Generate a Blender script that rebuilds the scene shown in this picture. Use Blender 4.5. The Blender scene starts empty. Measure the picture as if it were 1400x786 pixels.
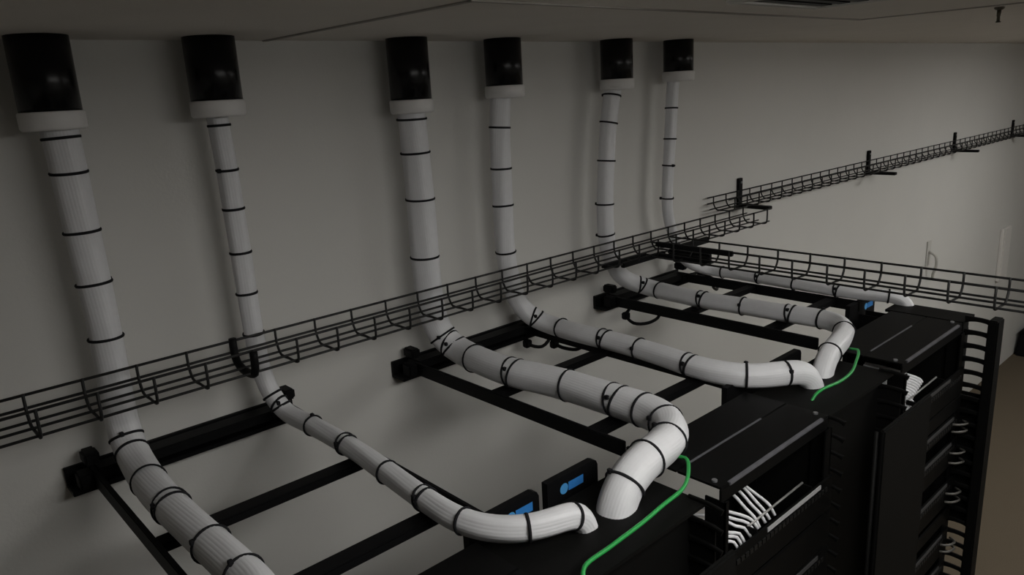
import bpy, bmesh, math, random
from mathutils import Vector, Matrix
random.seed(7)
S = bpy.context.scene
COL = S.collection
ZC = 2.70                                   # eye height above the carpet
# ------------------------------------------------------------------ camera
cd = bpy.data.cameras.new('camera'); cam = bpy.data.objects.new('camera', cd); COL.objects.link(cam)
cam.matrix_world = Matrix(((0.7345872, 0.2082549, -0.6457643, 0.0),
                           (-0.6764579, 0.1507407, -0.7208897, 0.0),
                           (-0.0527859, 0.9663887, 0.2516078, ZC),
                           (0, 0, 0, 1)))
cd.sensor_width = 36.0; cd.lens = 36.0 * 1029.2 / 1400.0; cd.clip_start = 0.02; cd.clip_end = 60
S.camera = cam
# ------------------------------------------------------------------ world, exposure
w = bpy.data.worlds.new('world'); S.world = w; w.use_nodes = True
bg = w.node_tree.nodes['Background']; bg.inputs[0].default_value = (0.5, 0.5, 0.5, 1); bg.inputs[1].default_value = 0.02
S.view_settings.view_transform = 'Standard'; S.view_settings.look = 'None'
S.view_settings.gamma = 1.0; S.view_settings.use_curve_mapping = False
S.view_settings.exposure = -0.12
LAMPS = [((1.05, -0.20), 3.45), ((3.45, -0.20), 3.4), ((5.85, -0.20), 5.1)]        # wraparound ceiling lights, (x, y), strength

# ------------------------------------------------------------------ materials
def mat(name, col, rough=0.5, metal=0.0, noise=0.0, scale=20.0, bump=0.0, bscale=200.0, spec=0.5, emit=None):
    m = bpy.data.materials.new(name); m.use_nodes = True
    nt = m.node_tree; b = nt.nodes['Principled BSDF']
    b.inputs['Base Color'].default_value = (*col, 1); b.inputs['Roughness'].default_value = rough
    b.inputs['Metallic'].default_value = metal; b.inputs['Specular IOR Level'].default_value = spec
    tc = nt.nodes.new('ShaderNodeTexCoord')
    if noise > 0:
        n = nt.nodes.new('ShaderNodeTexNoise'); n.inputs['Scale'].default_value = scale; n.inputs['Detail'].default_value = 5
        nt.links.new(tc.outputs['Object'], n.inputs['Vector'])
        mx = nt.nodes.new('ShaderNodeMix'); mx.data_type = 'RGBA'
        mx.inputs['A'].default_value = (*[c * (1 - noise) for c in col], 1)
        mx.inputs['B'].default_value = (*[min(1, c * (1 + noise)) for c in col], 1)
        nt.links.new(n.outputs['Fac'], mx.inputs['Factor']); nt.links.new(mx.outputs['Result'], b.inputs['Base Color'])
    if bump > 0:
        n2 = nt.nodes.new('ShaderNodeTexNoise'); n2.inputs['Scale'].default_value = bscale; n2.inputs['Detail'].default_value = 3
        nt.links.new(tc.outputs['Object'], n2.inputs['Vector'])
        bp = nt.nodes.new('ShaderNodeBump'); bp.inputs['Strength'].default_value = bump; bp.inputs['Distance'].default_value = 0.002
        nt.links.new(n2.outputs['Fac'], bp.inputs['Height']); nt.links.new(bp.outputs['Normal'], b.inputs['Normal'])
    if emit:
        b.inputs['Emission Color'].default_value = (*emit[0], 1); b.inputs['Emission Strength'].default_value = emit[1]
    return m
M = dict(
    wall=mat('wall_paint', (0.61, 0.602, 0.575), 0.75, noise=0.03, scale=3, bump=0.15, bscale=150, spec=0.25),
    ceil=mat('ceiling_board', (0.74, 0.70, 0.65), 0.9, noise=0.05, scale=6, bump=0.3, bscale=220, spec=0.1),
    seam=mat('ceiling_seam', (0.36, 0.34, 0.31), 0.8, noise=0.1, scale=30),
    carpet=mat('brown_carpet', (0.125, 0.102, 0.074), 1.0, noise=0.22, scale=180, bump=0.8, bscale=700, spec=0.05),
    black=mat('black_powder_coat', (0.0045, 0.0045, 0.005), 0.55, noise=0.15, scale=60, bump=0.05, bscale=900, spec=0.12),
    wire=mat('black_wire', (0.012, 0.012, 0.012), 0.5, noise=0.2, scale=90, spec=0.3),
    rack=mat('rack_black', (0.003, 0.003, 0.003), 0.5, noise=0.15, scale=50, bump=0.05, bscale=900, spec=0.12),
    cover=mat('cover_black', (0.004, 0.004, 0.0038), 0.6, noise=0.1, scale=40, spec=0.1),
    edge=mat('painted_edge_highlight', (0.13, 0.13, 0.145), 0.4, metal=0.3, noise=0.35, scale=40),  # lighter grey stands in for light reflecting off the rack top edges
    pipe=mat('black_plastic_pipe', (0.004, 0.004, 0.0045), 0.26, noise=0.2, scale=60, spec=0.28),
    bush=mat('white_bushing', (0.70, 0.69, 0.68), 0.45, noise=0.04, scale=60),
    cable=mat('white_cable_jacket', (0.68, 0.682, 0.70), 0.5, noise=0.05, scale=50, spec=0.35),
    tie=mat('black_hook_and_loop', (0.012, 0.012, 0.014), 0.85, noise=0.2, scale=400, spec=0.2),
    green=mat('green_jacket', (0.02, 0.30, 0.06), 0.4, noise=0.1, scale=90),
    blue=mat('blue_print', (0.03, 0.20, 0.55), 0.5, noise=0.15, scale=200),
    bluelt=mat('pale_blue_print', (0.07, 0.30, 0.62), 0.5, noise=0.1, scale=200),
    label=mat('label_strip', (0.36, 0.36, 0.37), 0.5, noise=0.2, scale=150),
    faint=mat('faint_label_strip', (0.05, 0.05, 0.052), 0.5, noise=0.3, scale=120),
    patch=mat('grey_patch_jacket', (0.12, 0.115, 0.105), 0.5, noise=0.1, scale=90),
    bar=mat('cable_bar_steel', (0.30, 0.30, 0.29), 0.4, metal=0.4, noise=0.15, scale=80),
    bolt=mat('zinc_bolt', (0.45, 0.46, 0.48), 0.35, metal=0.8, noise=0.1, scale=200),
    grey=mat('grey_fitting', (0.50, 0.49, 0.46), 0.6, noise=0.1, scale=80),
    pale=mat('pale_raceway', (0.68, 0.66, 0.63), 0.5, noise=0.03, scale=20),
    brass=mat('dull_sprinkler_metal', (0.10, 0.09, 0.07), 0.4, metal=0.7, noise=0.2, scale=100),
    port=mat('port_socket', (0.004, 0.004, 0.004), 0.5, noise=0.2, scale=200),
)
# ------------------------------------------------------------------ helpers
def box(bm, x0, x1, y0, y1, z0, z1):
    v = [bm.verts.new((x, y, z)) for x in (x0, x1) for y in (y0, y1) for z in (z0, z1)]
    for f in ((0, 1, 3, 2), (4, 6, 7, 5), (0, 4, 5, 1), (2, 3, 7, 6), (0, 2, 6, 4), (1, 5, 7, 3)):
        bm.faces.new([v[i] for i in f])
def mesh_of(bm, name, m, bevel=0.0, smooth=False):
    bmesh.ops.recalc_face_normals(bm, faces=bm.faces[:])
    if bevel > 0:
        bmesh.ops.bevel(bm, geom=bm.edges[:], offset=bevel, segments=2, affect='EDGES', clamp_overlap=True)
    me = bpy.data.meshes.new(name); bm.to_mesh(me); bm.free(); me.materials.append(m)
    if smooth:
        for p in me.polygons: p.use_smooth = True
    return me
def link(name, me, parent=None, loc=None):
    o = bpy.data.objects.new(name, me); COL.objects.link(o)
    if parent is not None: o.parent = parent
    if loc is not None: o.location = loc
    return o
def tag(o, label, cat, group=None):
    o['label'] = label; o['category'] = cat
    if group: o['group'] = group
    return o
def thing(name, loc, label, cat, group=None):
    return tag(link(name, None, None, loc), label, cat, group)
def struct(o): o['kind'] = 'structure'; return o
def boxo(name, b, m, parent=None, bevel=0.0, off=(0, 0, 0)):
    bm = bmesh.new(); box(bm, b[0] - off[0], b[1] - off[0], b[2] - off[1], b[3] - off[1], b[4] - off[2], b[5] - off[2])
    return link(name, mesh_of(bm, name, m, bevel), parent)
def catmull(pts, step=0.012):
    P = [Vector(p) for p in pts]; P = [P[0] * 2 - P[1]] + P + [P[-1] * 2 - P[-2]]
    out = []
    for i in range(1, len(P) - 2):
        p0, p1, p2, p3 = P[i - 1:i + 3]
        n = max(2, int((p2 - p1).length / step))
        # centripetal
        t0 = 0; t1 = t0 + max(1e-6, (p1 - p0).length) ** .5; t2 = t1 + max(1e-6, (p2 - p1).length) ** .5; t3 = t2 + max(1e-6, (p3 - p2).length) ** .5
        for k in range(n):
            t = t1 + (t2 - t1) * k / n
            a1 = p0 * ((t1 - t) / (t1 - t0)) + p1 * ((t - t0) / (t1 - t0)); a2 = p1 * ((t2 - t) / (t2 - t1)) + p2 * ((t - t1) / (t2 - t1))
            a3 = p2 * ((t3 - t) / (t3 - t2)) + p3 * ((t - t2) / (t3 - t2))
            b1 = a1 * ((t2 - t) / (t2 - t0)) + a2 * ((t - t0) / (t2 - t0)); b2 = a2 * ((t3 - t) / (t3 - t1)) + a3 * ((t - t1) / (t3 - t1))
            out.append(b1 * ((t2 - t) / (t2 - t1)) + b2 * ((t - t1) / (t2 - t1)))
    out.append(P[-2]); return out
def smooth_path(p, n):
    p = [v.copy() for v in p]
    for _ in range(n):
        p = [p[0]] + [(p[i - 1] + p[i] * 2 + p[i + 1]) / 4 for i in range(1, len(p) - 1)] + [p[-1]]
    return p
def frames(path):
    n = len(path); T = []
    for i in range(n):
        T.append((path[min(i + 1, n - 1)] - path[max(i - 1, 0)]).normalized())
    up = Vector((0, 0, 1)) if abs(T[0].z) < .9 else Vector((1, 0, 0))
    N = (up - T[0] * up.dot(T[0])).normalized(); F = []
    for t in T:
        N = (N - t * N.dot(t)).normalized(); F.append((t, N, t.cross(N)))
    return F
def sweep(bm, path, prof, twist=0.0):
    """prof(i, u) -> list of (a, b) offsets in the frame"""
    F = frames(path); prev = None; first = None; L = 0
    for i, p in enumerate(path):
        if i: L += (p - path[i - 1]).length
        t, n, b = F[i]
        ring = [bm.verts.new(p + n * a + b * c) for a, c in prof(i, L)]
        if prev:
            k = len(ring)
            for j in range(k): bm.faces.new((prev[j], prev[(j + 1) % k], ring[(j + 1) % k], ring[j]))
        else: first = ring
        prev = ring
    bm.faces.new(first[::-1]); bm.faces.new(prev)
def circ(r, n): return [(r * math.cos(2 * math.pi * k / n), r * math.sin(2 * math.pi * k / n)) for k in range(n)]
def tube_mesh(name, pts, r, m, n=8, step=0.012, curved=True):
    path = catmull(pts, step) if curved and len(pts) > 2 else [Vector(p) for p in pts]
    bm = bmesh.new(); c = circ(r, n); sweep(bm, path, lambda i, L: c)
    return mesh_of(bm, name, m, 0, True)
def lathe(bm, prof, n=40, cx=0, cy=0):
    rings = [[bm.verts.new((cx + r * math.cos(2 * math.pi * k / n), cy + r * math.sin(2 * math.pi * k / n), z)) for k in range(n)] for r, z in prof]
    for a, b in zip(rings, rings[1:] + rings[:1]):
        for k in range(n): bm.faces.new((a[k], a[(k + 1) % n], b[(k + 1) % n], b[k]))
def torus_mesh(name, R, r, m, n=28, k=6, flat=1.6):
    bm = bmesh.new()
    rings = []
    for i in range(n):
        a = 2 * math.pi * i / n
        ring = []
        for j in range(k):
            q = 2 * math.pi * j / k
            rr = R + r * math.cos(q)
            ring.append(bm.verts.new((rr * math.cos(a), rr * math.sin(a), r * flat * math.sin(q))))
        rings.append(ring)
    for i in range(n):
        for j in range(k):
            bm.faces.new((rings[i][j], rings[(i + 1) % n][j], rings[(i + 1) % n][(j + 1) % k], rings[i][(j + 1) % k]))
    return mesh_of(bm, name, m, 0, True)
def W(x, y, z): return Vector((x, y, z + ZC))          # z given relative to eye height

# ------------------------------------------------------------------ the room
X0, X1, Y0, Y1, CZ = -2.4, 9.4, -3.4, 1.87, ZC + 0.156
struct(boxo('floor', (X0, X1, Y0, Y1, -0.1, 0.0), M['carpet']))
struct(boxo('ceiling', (X0, X1, Y0, Y1, CZ, CZ + 0.1), M['ceil']))
struct(boxo('wall_back', (X0, X1, Y1, Y1 + 0.12, -0.1, CZ + 0.1), M['wall']))
struct(boxo('wall_front', (X0, X1, Y0 - 0.12, Y0, -0.1, CZ + 0.1), M['wall']))
struct(boxo('wall_left', (X0 - 0.12, X0, Y0, Y1, -0.1, CZ + 0.1), M['wall']))
struct(boxo('wall_right', (X1, X1 + 0.12, Y0, Y1, -0.1, CZ + 0.1), M['wall']))
# joint strips of the ceiling boards
for n, b in (('trim_1', (0.884, 0.896, 1.055, Y1)), ('trim_2', (0.884, 2.43, 1.05, 1.062)), ('trim_3', (2.418, 2.43, -1.2, 1.05))):
    struct(boxo(n, (*b, CZ - 0.003, CZ), M['seam']))
# surface-mounted wraparound lights, outside the view
for i, ((lx, ly), st) in enumerate(LAMPS):
    t = thing('ceiling_light', (lx, ly, CZ), ('wraparound ceiling light above the near racks', 'wraparound ceiling light past the far rack', 'wraparound ceiling light farthest along the room')[i], 'light', 'ceiling lights')
    boxo('housing', (-.61, .61, -.305, .305, -0.02, 0.0), M['pale'], t, 0.002)
    for x in (-.61, .60): boxo('end_cap', (x, x + .01, -.305, .305, -.048, -.02), M['pale'], t, 0.002)
    lens = mat('lit_lens', (0.8, 0.8, 0.8), 0.5, noise=0.01, emit=((1.0, 0.985, 0.95), st * 3.2))
    boxo('lens', (-.60, .60, -.295, .295, -0.046, -0.02), lens, t, 0.006)
# dark ceiling vent at the top edge of the view
t = thing('ceiling_vent', (1.56, 0.685, CZ), 'dark slatted ceiling vent cut by the top edge of the picture', 'vent')
bm = bmesh.new()
for b in ((-.18, .18, -.18, -.16), (-.18, .18, .16, .18), (-.18, -.16, -.16, .16), (.16, .18, -.16, .16)): box(bm, *b, -0.012, 0.0)
link('frame', mesh_of(bm, 'frame', M['grey']), t)
sl = None
for k in range(8):
    yy = -0.14 + 0.04 * k
    if sl is None:
        bm = bmesh.new(); box(bm, -.16, .16, -.012, .012, -.009, -.003); sl = mesh_of(bm, 'slat', M['black'])
    link('slat', sl, t, (0, yy, 0))
boxo('backing', (-.16, .16, -.16, .16, -0.003, -0.001), M['port'], t)
# sprinkler head
t = thing('sprinkler_head', (2.52, 0.712, CZ), 'small dark sprinkler head hanging from the ceiling at upper right', 'sprinkler')
bm = bmesh.new(); lathe(bm, [(0.001, 0), (0.013, 0), (0.013, -0.004), (0.008, -0.008), (0.001, -0.008)], 24); link('escutcheon', mesh_of(bm, 'escutcheon', M['brass'], 0, True), t)
bm = bmesh.new(); lathe(bm, [(0.001, -0.008), (0.0055, -0.008), (0.0055, -0.022), (0.0045, -0.026), (0.0045, -0.038), (0.001, -0.038)], 20); link('neck', mesh_of(bm, 'neck', M['brass'], 0, True), t)
bm = bmesh.new(); lathe(bm, [(0.001, -0.038), (0.0065, -0.038), (0.0065, -0.041), (0.001, -0.041)], 20); link('deflector', mesh_of(bm, 'deflector', M['brass'], 0, True), t)
# items on the far right of the wall
t = thing('wall_raceway', W(7.36, Y1, -1.80), 'pale narrow vertical raceway strip on the wall at far right', 'raceway')
boxo('channel', (-.11, .11, -.03, 0, 0, .46), M['pale'], t, 0.006)
boxo('cover_strip', (-.085, .085, -.036, -.03, 0.005, .455), M['pale'], t, 0.002)
t = thing('wall_hook', W(5.60, Y1, -1.40), 'faint small grey hook on the wall behind the hanging tray', 'hook')
boxo('plate', (-.035, .035, -.008, 0, 0.06, .24), M['grey'], t, 0.003)
link('hook', tube_mesh('hook', [(0, -.008, .16), (0, -.05, .14), (0.01, -.06, .08), (0.02, -.04, .0), (.03, -.035, -.03)], .01, M['grey']), t)
t = thing('floor_case', (8.62, 1.62, 0), 'black low case on the carpet against the wall at right edge', 'case')
bm = bmesh.new(); box(bm, -.56, .56, -.18, .23, 0, .22)
for v in bm.verts:
    if v.co.z > .1: v.co.x *= .93; v.co.y = v.co.y * .9
link('body', mesh_of(bm, 'body', M['black'], 0.015), t)
boxo('lid', (-.535, .535, -.17, .215, .22, .245), M['cover'], t, 0.008)

# ------------------------------------------------------------------ conduit sleeves
SX = [0.372, 0.713, 1.257, 1.609, 2.146, 2.513]
SB = [-0.027, -0.021, -0.044, -0.018, -0.014, 0.004]      # bottom of the bushing
SN = ['leftmost of the six black conduit sleeves hanging from the ceiling', 'second black conduit sleeve from the left under the ceiling',
      'third black conduit sleeve from the left with the thickest cable bundle', 'fourth black conduit sleeve from the left under the ceiling',
      'fifth black conduit sleeve from the left under the ceiling', 'rightmost of the six black conduit sleeves hanging from the ceiling']
for x, zb, lb in zip(SX, SB, SN):
    t = thing('conduit_sleeve', W(x, 1.78, zb), lb, 'conduit', 'conduit sleeves along the wall')
    h = CZ - (zb + ZC)
    bm = bmesh.new(); lathe(bm, [(0.0525, 0.012), (0.057, 0.012), (0.057, h), (0.0525, h)], 48); link('pipe', mesh_of(bm, 'pipe', M['pipe'], 0, True), t)
    bm = bmesh.new(); lathe(bm, [(0.047, 0.002), (0.050, 0.0), (0.057, 0.0), (0.061, 0.005), (0.061, 0.034), (0.0585, 0.037), (0.0572, 0.037), (0.0572, 0.010), (0.047, 0.010)], 48)
    link('bushing', mesh_of(bm, 'bushing', M['bush'], 0, True), t)

# ------------------------------------------------------------------ wire basket trays
WR = 0.0030
def tray(name, origin, length, axis, flip, label, first, spacing=0.1, width=0.105, depth=0.05, extra_mid=True):
    """local: u along the tray, v across (0 = tall/far side, grows toward the near side), z down from the rim"""
    t = thing(name, origin, label, 'cable tray', 'wire basket trays')
    if axis == 'x': mp = lambda u, v, z: Vector((u, -v, z))
    else: mp = lambda u, v, z: Vector((-v, -u, z))
    for v, z in ((0, 0), (0, -0.026), (0.052, -depth), (width - 0.006, -depth), (width, 0), (0.012, -depth)):
        link('long_wire', tube_mesh('long_wire', [mp(0, v, z), mp(length, v, z)], WR, M['wire'], 6, curved=False), t)
    o = WR * 1.6
    pts = [(0 + o, 0.004), (0 + o, -depth * 0.55), (0.006 + o, -depth * 0.85), (0.022, -depth - o), (0.06, -depth - o), (width - 0.012, -depth - o), (width - 0.004 + o, -depth - o * .3), (width + o, -depth * .7), (width + o, 0.004)]
    cw = tube_mesh('cross_wire', [mp(0, a, b) for a, b in pts], WR, M['wire'], 6, step=0.02)
    u = first
    while u < length:
        link('cross_wire', cw, t, mp(u, 0, 0)); u += spacing
    return t, mp
T1, mp1 = tray('wire_basket_tray', W(-0.80, 1.60, -0.50), 3.53, 'x', 1, 'long black wire basket tray crossing the wall in front of the hanging bundles', 0.0 + (0.194 + 0.8) % 0.1)
T2, mp2 = tray('wire_basket_tray', W(2.83, 1.850, -0.495), 5.6, 'x', 1, 'black wire basket tray on wall brackets rising to the upper right', 0.04)
T3, mp3 = tray('wire_basket_tray', W(2.06, 1.49, -0.50), 2.2, 'y', 1, 'black wire basket tray branching off over the far rack to the right edge', 0.092)
def strap(parent, mp, u, label=None, r=0.009):
    pts = [(0.004, 0.006), (0.004, -.028), (0.012, -.045), (0.035, -.056), (0.075, -.058), (0.1, -.052), (0.109, -.03), (0.109, 0.0)]
    o = link('support_clip', tube_mesh('support_clip', [mp(u, a, b) for a, b in pts], r, M['black'], 8), parent)
strap(T1, mp1, 1.395)
boxo('splice_bar', (2.62, 2.84, -.107, -.092, -.062, -.046), M['black'], T1, 0.002)
boxo('splice_bar', (2.58, 2.80, -.06, -.045, -.062, -.050), M['black'], T1, 0.002)
boxo('splice_bar', (2.92, 3.10, -.107, -.092, -.062, -.040), M['black'], T1, 0.002)
boxo('splice_bar', (-.110, -.096, -.30, -.02, -.012, .004), M['black'], T3, 0.002)
boxo('splice_bar', (-.060, -.040, -.19, 0.0, -.062, -.048), M['black'], T3, 0.002)
boxo('splice_bar', (-.012, .004, -.16, 0.0, -.062, -.040), M['black'], T3, 0.002)
names = ['wall bracket under the start of the upper right tray, nearest the racks', 'second tray wall bracket along the upper right wall', 'third tray wall bracket along the upper right wall', 'last tray wall bracket at the right edge of the picture']
for (bx, lb) in zip((3.11, 4.50, 5.91, 7.25), names):
    t = thing('wall_bracket', W(bx, Y1, -0.575), lb, 'bracket', 'tray wall brackets')
    boxo('upright', (-.016, .016, -.014, 0, 0, .135), M['black'], t, 0.002)
    boxo('arm', (-.016, .016, -.165, -.014, 0, .016), M['black'], t, 0.002)
    bm = bmesh.new(); v = [bm.verts.new(q) for q in ((-.002, -.014, .016), (-.002, -.075, .016), (-.002, -.014, .02), (.002, -.014, .016), (.002, -.075, .016), (.002, -.014, .02))]
    for f in ((0, 1, 2), (3, 5, 4), (0, 3, 4, 1), (1, 4, 5, 2), (2, 5, 3, 0)): bm.faces.new([v[i] for i in f])
    link('gusset', mesh_of(bm, 'gusset', M['black']), t)
    boxo('bolt', (-.006, .006, -.018, -.014, .11, .122), M['bolt'], t, 0.002)

# ------------------------------------------------------------------ ladder runways
LT = -0.777
def ladder(xl, xr, ylow, rungs, label):
    t = thing('ladder_rack', W(xl, ylow, -0.80), label, 'ladder rack', 'ladder racks from wall to equipment racks')
    o = (xl, ylow, -0.80)
    for x, yl in ((xl, min(ylow, 1.0)), (xr, ylow)):
        s = boxo('stringer', (x - .0055, x + .0055, yl, 1.846, -.815, LT), M['black'], t, 0.002, o)
    for y in rungs:
        boxo('rung', (xl + .005, xr - .005, y - .02, y + .02, -.802, -.782), M['black'], t, 0.003, o)
    # wall angle that carries the end
    bm = bmesh.new()
    box(bm, xl - .05 - o[0], xr + .03 - o[0], 1.805 - o[1], 1.868 - o[1], -.826 - o[2], -.815 - o[2]); box(bm, xl - .05 - o[0], xr + .03 - o[0], 1.857 - o[1], 1.868 - o[1], -.815 - o[2], -.775 - o[2])
    link('wall_angle', mesh_of(bm, 'wall_angle', M['black'], 0.001), t)
    boxo('end_rung', (xl + .005, xr - .005, 1.795, 1.845, -.800, -.775), M['black'], t, 0.003, o)
    for x in (xl, xr):
        boxo('clip', (x - .016, x + .016, 1.80, 1.85, -.764, -.735), M['black'], t, 0.005, o)
        boxo('foot_clip', (x - .036, x - .006, 1.79, 1.83, -.815, -.775), M['black'], t, 0.004, o)
    return t
ladder(0.32, 0.800, 1.005, (1.40, 1.095), 'black ladder rack at lower left holding the two left bundles')
ladder(1.212, 1.695, 1.005, (1.455, 1.105), 'black ladder rack in the middle holding the thickest bundle')
ladder(2.138, 2.597, 1.072, (1.49, 1.175), 'black ladder rack farthest right under the hanging basket tray')

# ------------------------------------------------------------------ cable bundles
RAD = [.034, .0235, .040, .031, .030, .0225]
WALLP = [
 [(.380, -.033), (.383, -.154), (.386, -.291), (.390, -.431), (.389, -.567), (.388, -.62)],
 [(.708, -.029), (.712, -.114), (.714, -.245), (.716, -.344), (.716, -.445), (.718, -.54), (.722, -.62)],
 [(1.252, -.048), (1.255, -.135), (1.259, -.285), (1.258, -.464), (1.262, -.587)],
 [(1.590, -.019), (1.579, -.107), (1.576, -.231), (1.576, -.358), (1.575, -.487), (1.59, -.60)],
 [(2.118, -.031), (2.096, -.126), (2.080, -.258), (2.066, -.44), (2.075, -.56), (2.11, -.64)],
 [(2.478, .003), (2.469, -.095), (2.460, -.211), (2.450, -.323), (2.445, -.50), (2.49, -.61)]]
LADP = [
 [(.385, 1.70), (.371, 1.534), (.371, 1.396), (.375, 1.242), (.377, 1.14), (.37, 1.03), (.30, .92), (.20, .875)],
 [(.748, 1.73), (.755, 1.58), (.755, 1.426), (.744, 1.236), (.735, 1.10), (.735, .991), (.761, .924), (.800, .885), (.850, .865), (.895, .859)],
 [(1.300, 1.70), (1.283, 1.60), (1.275, 1.45), (1.294, 1.357), (1.308, 1.262), (1.312, 1.118), (1.313, 1.036), (1.300, .960), (1.256, .905), (1.199, .880), (1.125, .872)],
 [(1.672, 1.70), (1.662, 1.536), (1.666, 1.386), (1.655, 1.221), (1.642, 1.124), (1.643, 1.039), (1.668, .965), (1.737, .907), (1.785, .880)],
 [(2.235, 1.70), (2.225, 1.63), (2.213, 1.461), (2.227, 1.299), (2.236, 1.134), (2.245, 1.033), (2.210, .958), (2.115, .918), (2.02, .896)],
 [(2.625, 1.70), (2.632, 1.588), (2.621, 1.33), (2.615, 1.127), (2.635, 1.037), (2.658, .98)]]
ENDP = [[(.12, .87, -.80), (.08, .87, -.95), (.08, .87, -1.4)],
        [(.914, .858, -.768), (.925, .857, -.81), (.926, .857, -.95), (.926, .857, -1.4)],
        [(1.060, .864, -.750), (1.015, .858, -.778), (.996, .856, -.83), (.994, .856, -.95), (.994, .856, -1.4)],
        [(1.815, .868, -.765), (1.830, .862, -.81), (1.832, .860, -.95), (1.832, .860, -1.4)],
        [(1.955, .886, -.755), (1.915, .879, -.780), (1.898, .876, -.83), (1.896, .875, -.95), (1.896, .875, -1.4)],
        [(2.672, .945, -.775), (2.677, .935, -.84), (2.677, .935, -.95), (2.677, .935, -1.4)]]
TIEW = [[-.045, -.117, -.243, -.351, -.479], [-.040, -.139, -.239, -.339, -.445, -.554], [-.058, -.152, -.285, -.459], [-.107, -.226, -.352, -.495], [-.028, -.124, -.256, -.414, -.524], [-.09, -.212, -.316, -.441]]
TIEL = [[(.40, 1.80), (.395, 1.735), (.38, 1.586), (.375, 1.442, 2), (.377, 1.253), (.378, 1.125)],
        [(.76, 1.84), (.757, 1.765, 2), (.757, 1.597), (.757, 1.437, 2), (.745, 1.253), (.735, 1.108, 2), (.736, .993), (.80, .885), (.897, .860)],
        [(1.30, 1.84), (1.31, 1.745, 2), (1.283, 1.612), (1.276, 1.438, 2), (1.31, 1.264), (1.315, 1.111, 2), (1.312, 1.024), (1.295, .945), (1.217, .884), (1.125, .875), (1.035, .860)],
        [(1.68, 1.77, 2), (1.666, 1.631), (1.656, 1.448, 2), (1.66, 1.311), (1.638, 1.125, 2), (1.661, .967), (1.751, .90)],
        [(2.245, 1.77, 2), (2.225, 1.66), (2.216, 1.464, 2), (2.23, 1.305), (2.238, 1.14, 2), (2.245, 1.04), (2.16, .938), (1.97, .886)],
        [(2.625, 1.646), (2.624, 1.48, 2), (2.62, 1.33), (2.615, 1.159, 2), (2.665, 1.004)]]
BL = ['white cable bundle from the leftmost sleeve, running off the bottom left edge', 'thin white cable bundle curving in front of the two blue logo plates',
      'thickest white cable bundle, bending back over the middle rack like a hook', 'white cable bundle from the fourth sleeve, curving right onto the rack top',
      'white cable bundle bending back in front of the far rack, beside the green wire', 'farthest white cable bundle lying behind the hanging basket tray']
def bundle(i):
    r = RAD[i]; zc = -.78 + r
    wp = WALLP[i]; lp = LADP[i]
    pts = [W(SX[i], 1.78, .10)] + [W(x, 1.78, z) for x, z in wp]
    xa, za = wp[-1]; xb, yb = lp[0]
    pts += [W(xa * .7 + xb * .3, 1.772, za * .45 + zc * .55), W(xa * .35 + xb * .65, 1.745, zc + .022)]
    pts += [W(x, y, zc) for x, y in lp]
    pts += [W(*q) for q in ENDP[i]]
    path = smooth_path(catmull(pts, 0.010), 14)
    nl = max(14, int(2 * math.pi * r / 0.0066)); n = nl * 3
    ph = random.random() * 6
    def prof(k, L):
        out = []
        tw = 0.9 * math.sin(L * 1.7 + ph)
        for j in range(n):
            a = 2 * math.pi * j / n
            d = 0.0011 * abs(math.cos(nl * a / 2)) + 0.0012 * math.sin(2 * a + L * 5 + ph) + 0.0008 * math.sin(5 * a - L * 7)
            rr = r - 0.0010 + d
            out.append((rr * math.cos(a + tw), rr * math.sin(a + tw)))
        return out
    bm = bmesh.new(); sweep(bm, path, prof)
    o = tag(link('cable_bundle', mesh_of(bm, 'cable_bundle', M['cable'], 0, True)), BL[i], 'cable bundle', 'white cable bundles')
    F = frames(path)
    me = torus_mesh('cable_tie', r + 0.0016, 0.0021, M['tie']); knot = None
    bmk = bmesh.new(); box(bmk, -.004, .004, -.004, .006, -.005, .005); knot = mesh_of(bmk, 'tie_knot', M['tie'], 0.001)
    def put(pt, dbl):
        k = min(range(len(path)), key=lambda q: (path[q] - pt).length)
        t, nn, b = F[k]
        up = Vector((0, 0, 1)); s = t.cross(up)
        if s.length < .3: s = Vector((1, 0, 0))
        s = s - t * s.dot(t); s.normalize(); u = s.cross(t).normalized()
        if u.z < 0: u = -u; s = -s
        for sg in ((1, -1) if dbl else (0,)):
            rot = Matrix.Rotation(sg * 0.20 + random.uniform(-.05, .05), 3, s)
            tz = (rot @ t).normalized(); uu = (rot @ u).normalized(); ss = uu.cross(tz).normalized()
            pos = path[k] - t * (sg * 0.2 * r * 1.0)
            q = link('cable_tie', me, o)
            q.matrix_world = Matrix(((ss.x, uu.x, tz.x, pos.x), (ss.y, uu.y, tz.y, pos.y), (ss.z, uu.z, tz.z, pos.z), (0, 0, 0, 1)))
        if dbl or random.random() < .45:
            ang = random.uniform(-2.6, -1.2) if not dbl else random.uniform(-2.4, -1.9)
            kk = link('tie_knot', knot, o)
            d = (s * math.cos(ang + math.pi) + u * abs(math.sin(ang)) * .4).normalized()
            kk.location = path[k] + d * (r + .002)
    for z in TIEW[i]:
        x = min(wp, key=lambda q: abs(q[1] - z))[0]; put(W(x, 1.78, z), False)
    for q in TIEL[i]: put(W(q[0], q[1], zc), len(q) > 2)
for i in range(6): bundle(i)

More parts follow.
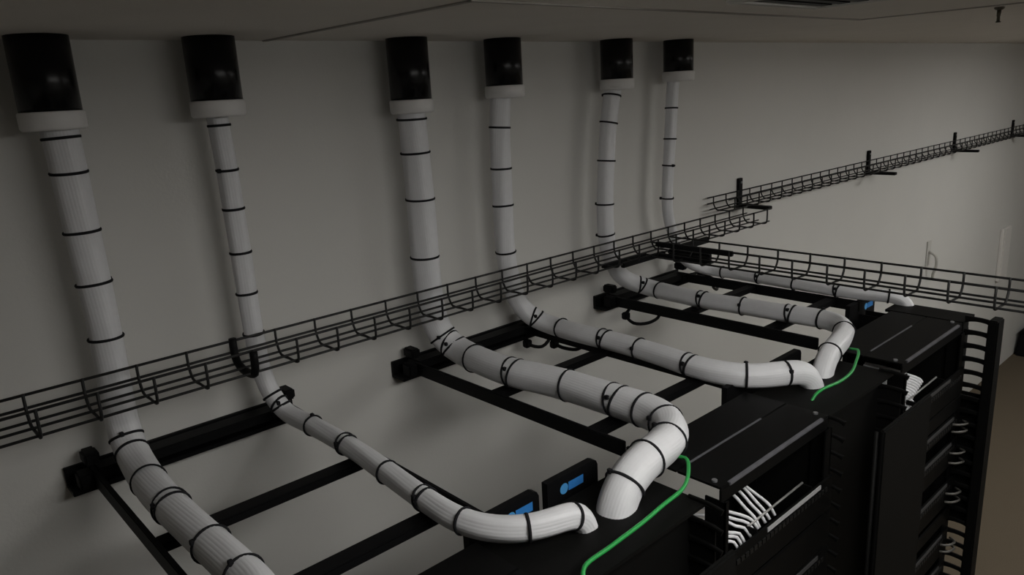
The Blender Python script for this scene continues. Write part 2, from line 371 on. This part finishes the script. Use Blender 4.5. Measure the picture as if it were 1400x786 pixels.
# bonding jumpers hanging off the ladder racks
JM = [([(1.67, 1.83, -.80), (1.66, 1.79, -.835), (1.70, 1.76, -.85), (1.75, 1.77, -.825), (1.72, 1.80, -.80)], 'black bonding jumper loop under the wall end of the middle ladder rack'),
      ([(1.715, 1.72, -.845), (1.70, 1.70, -.828), (1.705, 1.67, -.835), (1.72, 1.62, -.835), (1.712, 1.56, -.80), (1.712, 1.50, -.79)], 'black bonding wire below the fourth bundle beside the middle ladder rack'),
      ([(2.135, 1.73, -.815), (2.09, 1.71, -.825), (2.085, 1.67, -.845), (2.12, 1.63, -.845), (2.17, 1.62, -.83), (2.138, 1.62, -.79)], 'black bonding wire with lug hanging below the far ladder rack'),
      ([(2.63, 1.80, -.79), (2.71, 1.80, -.80), (2.74, 1.75, -.83), (2.68, 1.70, -.85), (2.62, 1.68, -.825), (2.60, 1.67, -.80)], 'black bonding wire arching at the far corner beside the farthest bundle')]
for pts, lb in JM:
    o0 = W(*pts[0])
    t = thing('bonding_wire', o0, lb, 'wire', 'bonding jumpers')
    link('wire', tube_mesh('wire', [W(*q) - o0 for q in pts], .006, M['black'], 8), t)
    q = W(*pts[1]) - o0
    boxo('lug', (q.x - .014, q.x + .014, q.y - .012, q.y + .012, q.z - .013, q.z + .013), M['black'], t, 0.004)

# ------------------------------------------------------------------ equipment racks
RT = -0.782                                     # top of the racks
U = 0.04445
def panel(t, x0, x1, z, us, o, ports=True, label='faint', bar=None):
    h = us * U - .001
    pn = boxo('patch_panel', (x0 - o[0], x1 - o[0], .716 - o[1], .722 - o[1], z - h - o[2], z - o[2]), M['rack'], t, 0.001)
    if label:
        la, lb = (x0 + .05, x1 - .06) if not bar else (bar[0] + .03, bar[1] + .03)
        boxo('label_strip', (la - o[0], lb - o[0], .7135 - o[1], .7158 - o[1], z - .012 - o[2], z - .002 - o[2]), M[label], pn)
    if ports:
        bm = bmesh.new(); box(bm, -.006, .006, -.0015, .0015, -.0055, .0055); pm = mesh_of(bm, 'port', M['port'])
        for k in range(24): link('port', pm, pn, (x0 + .035 + k * (x1 - x0 - .07) / 23 - o[0], .715 - o[1], z - .026 - o[2]))
    if bar:
        link('cable_bar', tube_mesh('cable_bar', [(bar[0] - o[0], .745 - o[1], z + .002 - o[2]), (bar[1] - o[0], .745 - o[1], z + .006 - o[2])], .0026, M['bar'], 8, curved=False), pn)
        for x in bar[:2]: boxo('bar_arm', (x - .002 - o[0], x + .002 - o[0], .722 - o[1], .747 - o[1], z - .010 - o[2], z + .004 - o[2]), M['rack'], pn)
def rack(x0, x1, label, panels):
    o = (x0, .84, -ZC)
    t = thing('equipment_rack', W(*o), label, 'equipment rack', 'open frame equipment racks')
    B = lambda n, b, m, bev=0.002, par=t: boxo(n, b, m, par, bev, o)
    for sd in (0, 1):
        bm = bmesh.new()
        s_ = x0 if sd == 0 else x1 - .004
        fa_, fb_ = (x0, x0 + .014) if sd == 0 else (x1 - .03, x1)
        for ya, yb in ((.725, .772), (.915, .945)): box(bm, s_ - o[0], s_ + .004 - o[0], ya - o[1], yb - o[1], .04, RT - .030 + ZC)
        box(bm, fa_ - o[0], fb_ - o[0], .725 - o[1], .7285 - o[1], .04, RT - .030 + ZC)
        box(bm, fa_ - o[0], fb_ - o[0], .9415 - o[1], .945 - o[1], .04, RT - .030 + ZC)
        link('post', mesh_of(bm, 'post', M['rack']), t)
    def angle(n, ya, yb, yv):
        bm = bmesh.new(); box(bm, x0 - o[0], x1 - o[0], ya - o[1], yb - o[1], RT - .005 - o[2], RT - o[2]); box(bm, x0 - o[0], x1 - o[0], yv - o[1], yv + .005 - o[1], RT - .036 - o[2], RT - .005 - o[2])
        return link(n, mesh_of(bm, n, M['rack'], 0.0015), t)
    fa = angle('front_angle', .735, .8405, .735); ra = angle('rear_angle', .842, .955, .950)
    boxo('highlight_strip', (x0 + .03, x1 - .03, .7325, .741, RT - .006, RT + .0012), M['edge'], fa, 0.001, o)  # painted highlight along the front top flange, a grey strip
    boxo('highlight_strip', (x0 + .05, x1 - .12, .8405, .8455, RT - .004, RT + .0012), M['edge'], ra, 0.001, o)  # painted highlight along the rear flange, same grey
    B('base', (x0, x1, .58, 1.10, -ZC, -ZC + .04), M['rack'])
    for x in (x0 + .015, x1 - .015):
        bm = bmesh.new(); lathe(bm, [(.001, RT - o[2] + .004), (.006, RT - o[2] + .004), (.006, RT - o[2]), (.001, RT - o[2])], 8, x - o[0], .76 - o[1]); link('bolt', mesh_of(bm, 'bolt', M['bolt']), t)
    for z, us, kw in panels: panel(t, x0 + .002, x1 - .002, z, us, o, **kw)
    return t
dk = dict(ports=False, label=None)
rack(.285, .735, 'black equipment rack at the bottom edge under the lower left ladder rack', [(-.93, 2, {}), (-1.03, 2, dk), (-1.13, 2, {})])
rack(1.185, 1.645, 'black equipment rack in the middle with white cables behind its panel', [(-.931, 2, dict(label='label', bar=(1.307, 1.549))), (-1.028, 2, dk), (-1.122, 2, {}), (-1.225, 2, dk), (-1.325, 2, {}), (-1.45, 3, dk)])
rack(2.085, 2.560, 'black equipment rack farthest right beside the finger cable manager', [(-.924, 2, dict(label='faint', bar=(2.171, 2.397))), (-1.02, 1, dk), (-1.075, 1, {}), (-1.165, 2, {}), (-1.31, 2, {}), (-1.42, 1, dk), (-1.50, 2, {}), (-1.62, 2, {}), (-1.74, 2, dk)])
# ------------------------------------------------------------------ vertical cable managers
def finger_mesh(a_, b_):
    bm = bmesh.new()
    path = catmull([(0, 0, 0), (0, -.03, .003), (0, -.06, .001), (0, -.076, -.004)], .012)
    n = len(path) - 1
    def pr(i, L):
        k = 1.0 + .5 * abs(2 * i / n - 1) ** 3
        return [(p * a_ * k, q * b_) for p, q in ((1, .6), (.6, 1), (-.6, 1), (-1, .6), (-1, -.6), (-.6, -1), (.6, -1), (1, -.6))]
    sweep(bm, path, pr)
    return mesh_of(bm, 'finger', M['cover'])
FM = finger_mesh(.0045, .0035); FM2 = finger_mesh(.0072, .004)
def logo(parent, x, y, z, s=1.0):
    # blue maker's mark: a round emblem and a word bar, printed on the plate
    bm = bmesh.new()
    n = 14; v = [bm.verts.new((x + .012 * s * math.cos(2 * math.pi * k / n), y, z + .012 * s * math.sin(2 * math.pi * k / n))) for k in range(n)]
    bm.faces.new(v); link('logo_emblem', mesh_of(bm, 'logo_emblem', M['bluelt']), parent)
    bm = bmesh.new(); box(bm, x + .013 * s, x + .058 * s, y - .0002, y + .0002, z - .009 * s, z + .010 * s)
    link('logo_bar', mesh_of(bm, 'logo_bar', M['blue'], .0), parent)
def plate_mesh(name, x0, x1, ya, yb, z0, z1, o, m, cut=.014):
    bm = bmesh.new()
    prof = [(x0, z0), (x1, z0), (x1, z1 - cut), (x1 - cut * .35, z1 - cut * .3), (x1 - cut, z1), (x0, z1)]
    a = [bm.verts.new((x - o[0], ya - o[1], z - o[2])) for x, z in prof]; b = [bm.verts.new((x - o[0], yb - o[1], z - o[2])) for x, z in prof]
    bm.faces.new(a); bm.faces.new(b[::-1])
    for k in range(len(prof)): bm.faces.new((a[k], b[k], b[(k + 1) % len(prof)], a[(k + 1) % len(prof)]))
    return mesh_of(bm, name, m)
def manager(x0, x1, cx, rear, label, covery=.617, ctop=-.785, spine=.775, nf=14, tall=-.79, ry=.984, end=False):
    o = ((x0 + x1) / 2, .80, -ZC)
    t = thing('cable_manager', W(*o), label, 'cable manager', 'vertical cable managers between the racks')
    B = lambda n, b, m, bev=0.0: boxo(n, b, m, t, bev, o)
    B('spine', (x0 + .004, x1 - .004, spine, spine + .02, -ZC, tall - .022), M['cover'])
    for x in (x0, x1 - .004): B('side_plate', (x, x + .004, spine if end or x == x0 else .716, ry - .01, -ZC, tall - .045), M['cover'])
    cv = B('front_cover', (cx[0], cx[1], covery - .012, covery + (.018 if end else 0), -ZC + .05, ctop), M['cover'], 0.004)
    link('cover_hinge', tube_mesh('cover_hinge', [W(cx[0] + .006, covery + .008, -1.9) - W(*o), W(cx[0] + .006, covery + .008, ctop - .01) - W(*o)], .005, M['cover'], 8, curved=False), cv)
    tp_ = 0.0 if end else .007
    B('top_plate', (x0, x1 if not end else 2.685, spine - .035 if not end else .738, ry - .034 if not end else .978, tall - .020 + tp_, tall - .012 + tp_), M['cover'])
    for x in ((x0 + .006, x1 - .006) if not end else (x0 + .02,)):
        for k in range(nf): link('finger', FM2 if end else FM, t, (x - o[0], spine - o[1], tall - .005 - k * U - o[2]))
    for (ra, rb, zt, lx) in rear:
        pl = link('rear_door', plate_mesh('rear_door', ra, rb, ry, ry + .016, -2.5, zt, o, M['black']), t)
        if lx is not None: logo(pl, lx - o[0], ry - .0005 - o[1], zt - .029 - o[2])
    if end: B('side_panel', (x1 - .004, x1, .655, .74, -1.50, -1.035), M['cover'])
    B('base', (x0, x1, .62, .99, -ZC, -ZC + .05), M['cover'])
    return t
manager(-.16, .24, (-.155, .13), [(-.18, .025, -.768, None), (.047, .20, -.768, None)], 'black vertical cable manager beyond the bottom left corner', nf=6)
manager(.74, 1.14, (.745, 1.03), [(.74, .923, -.768, .846), (.947, 1.10, -.768, .995)], 'black vertical cable manager with two blue logo plates at the bottom')
manager(1.65, 2.04, (1.645, 1.93), [(1.605, 1.823, -.768, None), (1.847, 2.00, -.768, None)], 'black vertical cable manager with plain dark front cover between the two racks')
manager(2.575, 2.635, (2.575, 2.635), [(2.525, 2.73, -.780, 2.655)], 'narrow end cable manager with rows of fingers seen against the wall', covery=.652, ctop=-.765, spine=.738, nf=34, tall=-.772, ry=1.075, end=True)

# ------------------------------------------------------------------ loose wires
def wire_thing(name, pts, r, m, label, group, cat='cable', n=8):
    o0 = W(*pts[0]); me = tube_mesh(name, [W(*q) - o0 for q in pts], r, m, n)
    return tag(link(name, me, None, o0), label, cat, group)
wire_thing('ground_wire', [(1.215, .875, -.772), (1.222, .845, -.768), (1.185, .812, -.772), (1.128, .785, -.776), (1.05, .778, -.778), (.982, .770, -.778), (.88, .763, -.777), (.806, .757, -.777), (.79, .745, -.785), (.78, .725, -.83)], .0042, M['green'], 'green ground wire looping across the rack top at the bottom', 'green ground wires', 'wire')
wire_thing('ground_wire', [(2.09, .885, -.772), (2.085, .86, -.768), (1.995, .825, -.774), (1.93, .808, -.778), (1.854, .802, -.778), (1.765, .812, -.778), (1.74, .815, -.785), (1.72, .82, -.81)], .0040, M['green'], 'green ground wire farther back between the two racks', 'green ground wires', 'wire')
NC = [([(1.33, .87, -.85), (1.338, .80, -.886), (1.341, .77, -.910), (1.343, .750, -.924), (1.345, .738, -.945)], 'white network cable leftmost of the four steep ones behind the middle rack panel'),
      ([(1.355, .87, -.85), (1.364, .80, -.889), (1.367, .77, -.914), (1.367, .750, -.926), (1.369, .738, -.945)], 'white network cable second of the four steep ones behind the middle rack panel'),
      ([(1.375, .87, -.85), (1.385, .80, -.891), (1.386, .77, -.914), (1.386, .750, -.928), (1.388, .738, -.945)], 'white network cable third of the four steep ones behind the middle rack panel'),
      ([(1.39, .87, -.86), (1.402, .80, -.898), (1.409, .77, -.915), (1.408, .750, -.924), (1.410, .738, -.945)], 'white network cable rightmost of the four steep ones behind the middle rack panel'),
      ([(1.16, .86, -.845), (1.215, .82, -.868), (1.264, .79, -.887), (1.298, .765, -.902), (1.331, .750, -.925), (1.338, .738, -.945)], 'white network cable uppermost of the flat fan left of the middle rack panel'),
      ([(1.16, .84, -.86), (1.215, .81, -.885), (1.262, .783, -.897), (1.290, .763, -.911), (1.318, .750, -.928), (1.324, .738, -.947)], 'white network cable second in the flat fan left of the middle rack panel'),
      ([(1.16, .83, -.872), (1.215, .80, -.895), (1.268, .78, -.910), (1.283, .76, -.922), (1.301, .750, -.931), (1.308, .738, -.950)], 'white network cable third in the flat fan left of the middle rack panel'),
      ([(1.16, .82, -.88), (1.20, .79, -.902), (1.239, .77, -.914), (1.258, .757, -.925), (1.280, .748, -.934), (1.285, .738, -.955)], 'white network cable fourth in the flat fan left of the middle rack panel'),
      ([(1.16, .81, -.89), (1.20, .785, -.910), (1.237, .77, -.922), (1.252, .757, -.931), (1.270, .748, -.938), (1.275, .738, -.958)], 'white network cable fifth in the flat fan left of the middle rack panel'),
      ([(1.16, .80, -.90), (1.20, .78, -.919), (1.232, .768, -.931), (1.244, .755, -.938), (1.258, .748, -.944), (1.262, .738, -.962)], 'white network cable lowest of the flat fan left of the middle rack panel')]
for pts, lb in NC: wire_thing('network_cable', pts, .0036, M['cable'], lb, 'network cables at the middle rack', n=7)
lab = 'white network cable in the flat bunch entering the far rack panel'
for k in range(8):
    x_ = 2.285 - .010 * k; z_ = -.846 - .004 * k
    wire_thing('network_cable', [(x_ - .09, .88, z_), (x_ - .06, .82, z_ - .012), (x_ - .03, .775, z_ - .030), (x_ - .008, .752, z_ - .044), (x_ - .004, .746, z_ - .054)], .0045, M['cable'], lab, 'upper network cables at the far rack', n=7)
lab = 'white network cable in the lower short bunch at the far rack'
for k in range(5):
    x_ = 2.205 - .008 * k; z_ = -.890 - .005 * k
    wire_thing('network_cable', [(x_ - .07, .85, z_), (x_ - .04, .80, z_ - .012), (x_ - .02, .772, z_ - .022), (x_, .750, z_ - .036), (x_ + .006, .740, z_ - .055)], .0042, M['cable'], lab, 'lower network cables at the far rack', n=7)
lab = 'short grey patch cable at the right end of the far rack'
for k, z in enumerate((-1.10, -1.125, -1.20, -1.235, -1.345, -1.375, -1.535, -1.56)):
    wire_thing('patch_cable', [(2.49, .715, z), (2.50, .698, z), (2.54, .690, z - .008), (2.570, .695, z - .016), (2.588, .715, z - .02)], .0038, M['patch'], lab, 'patch cables at the far rack', n=7)
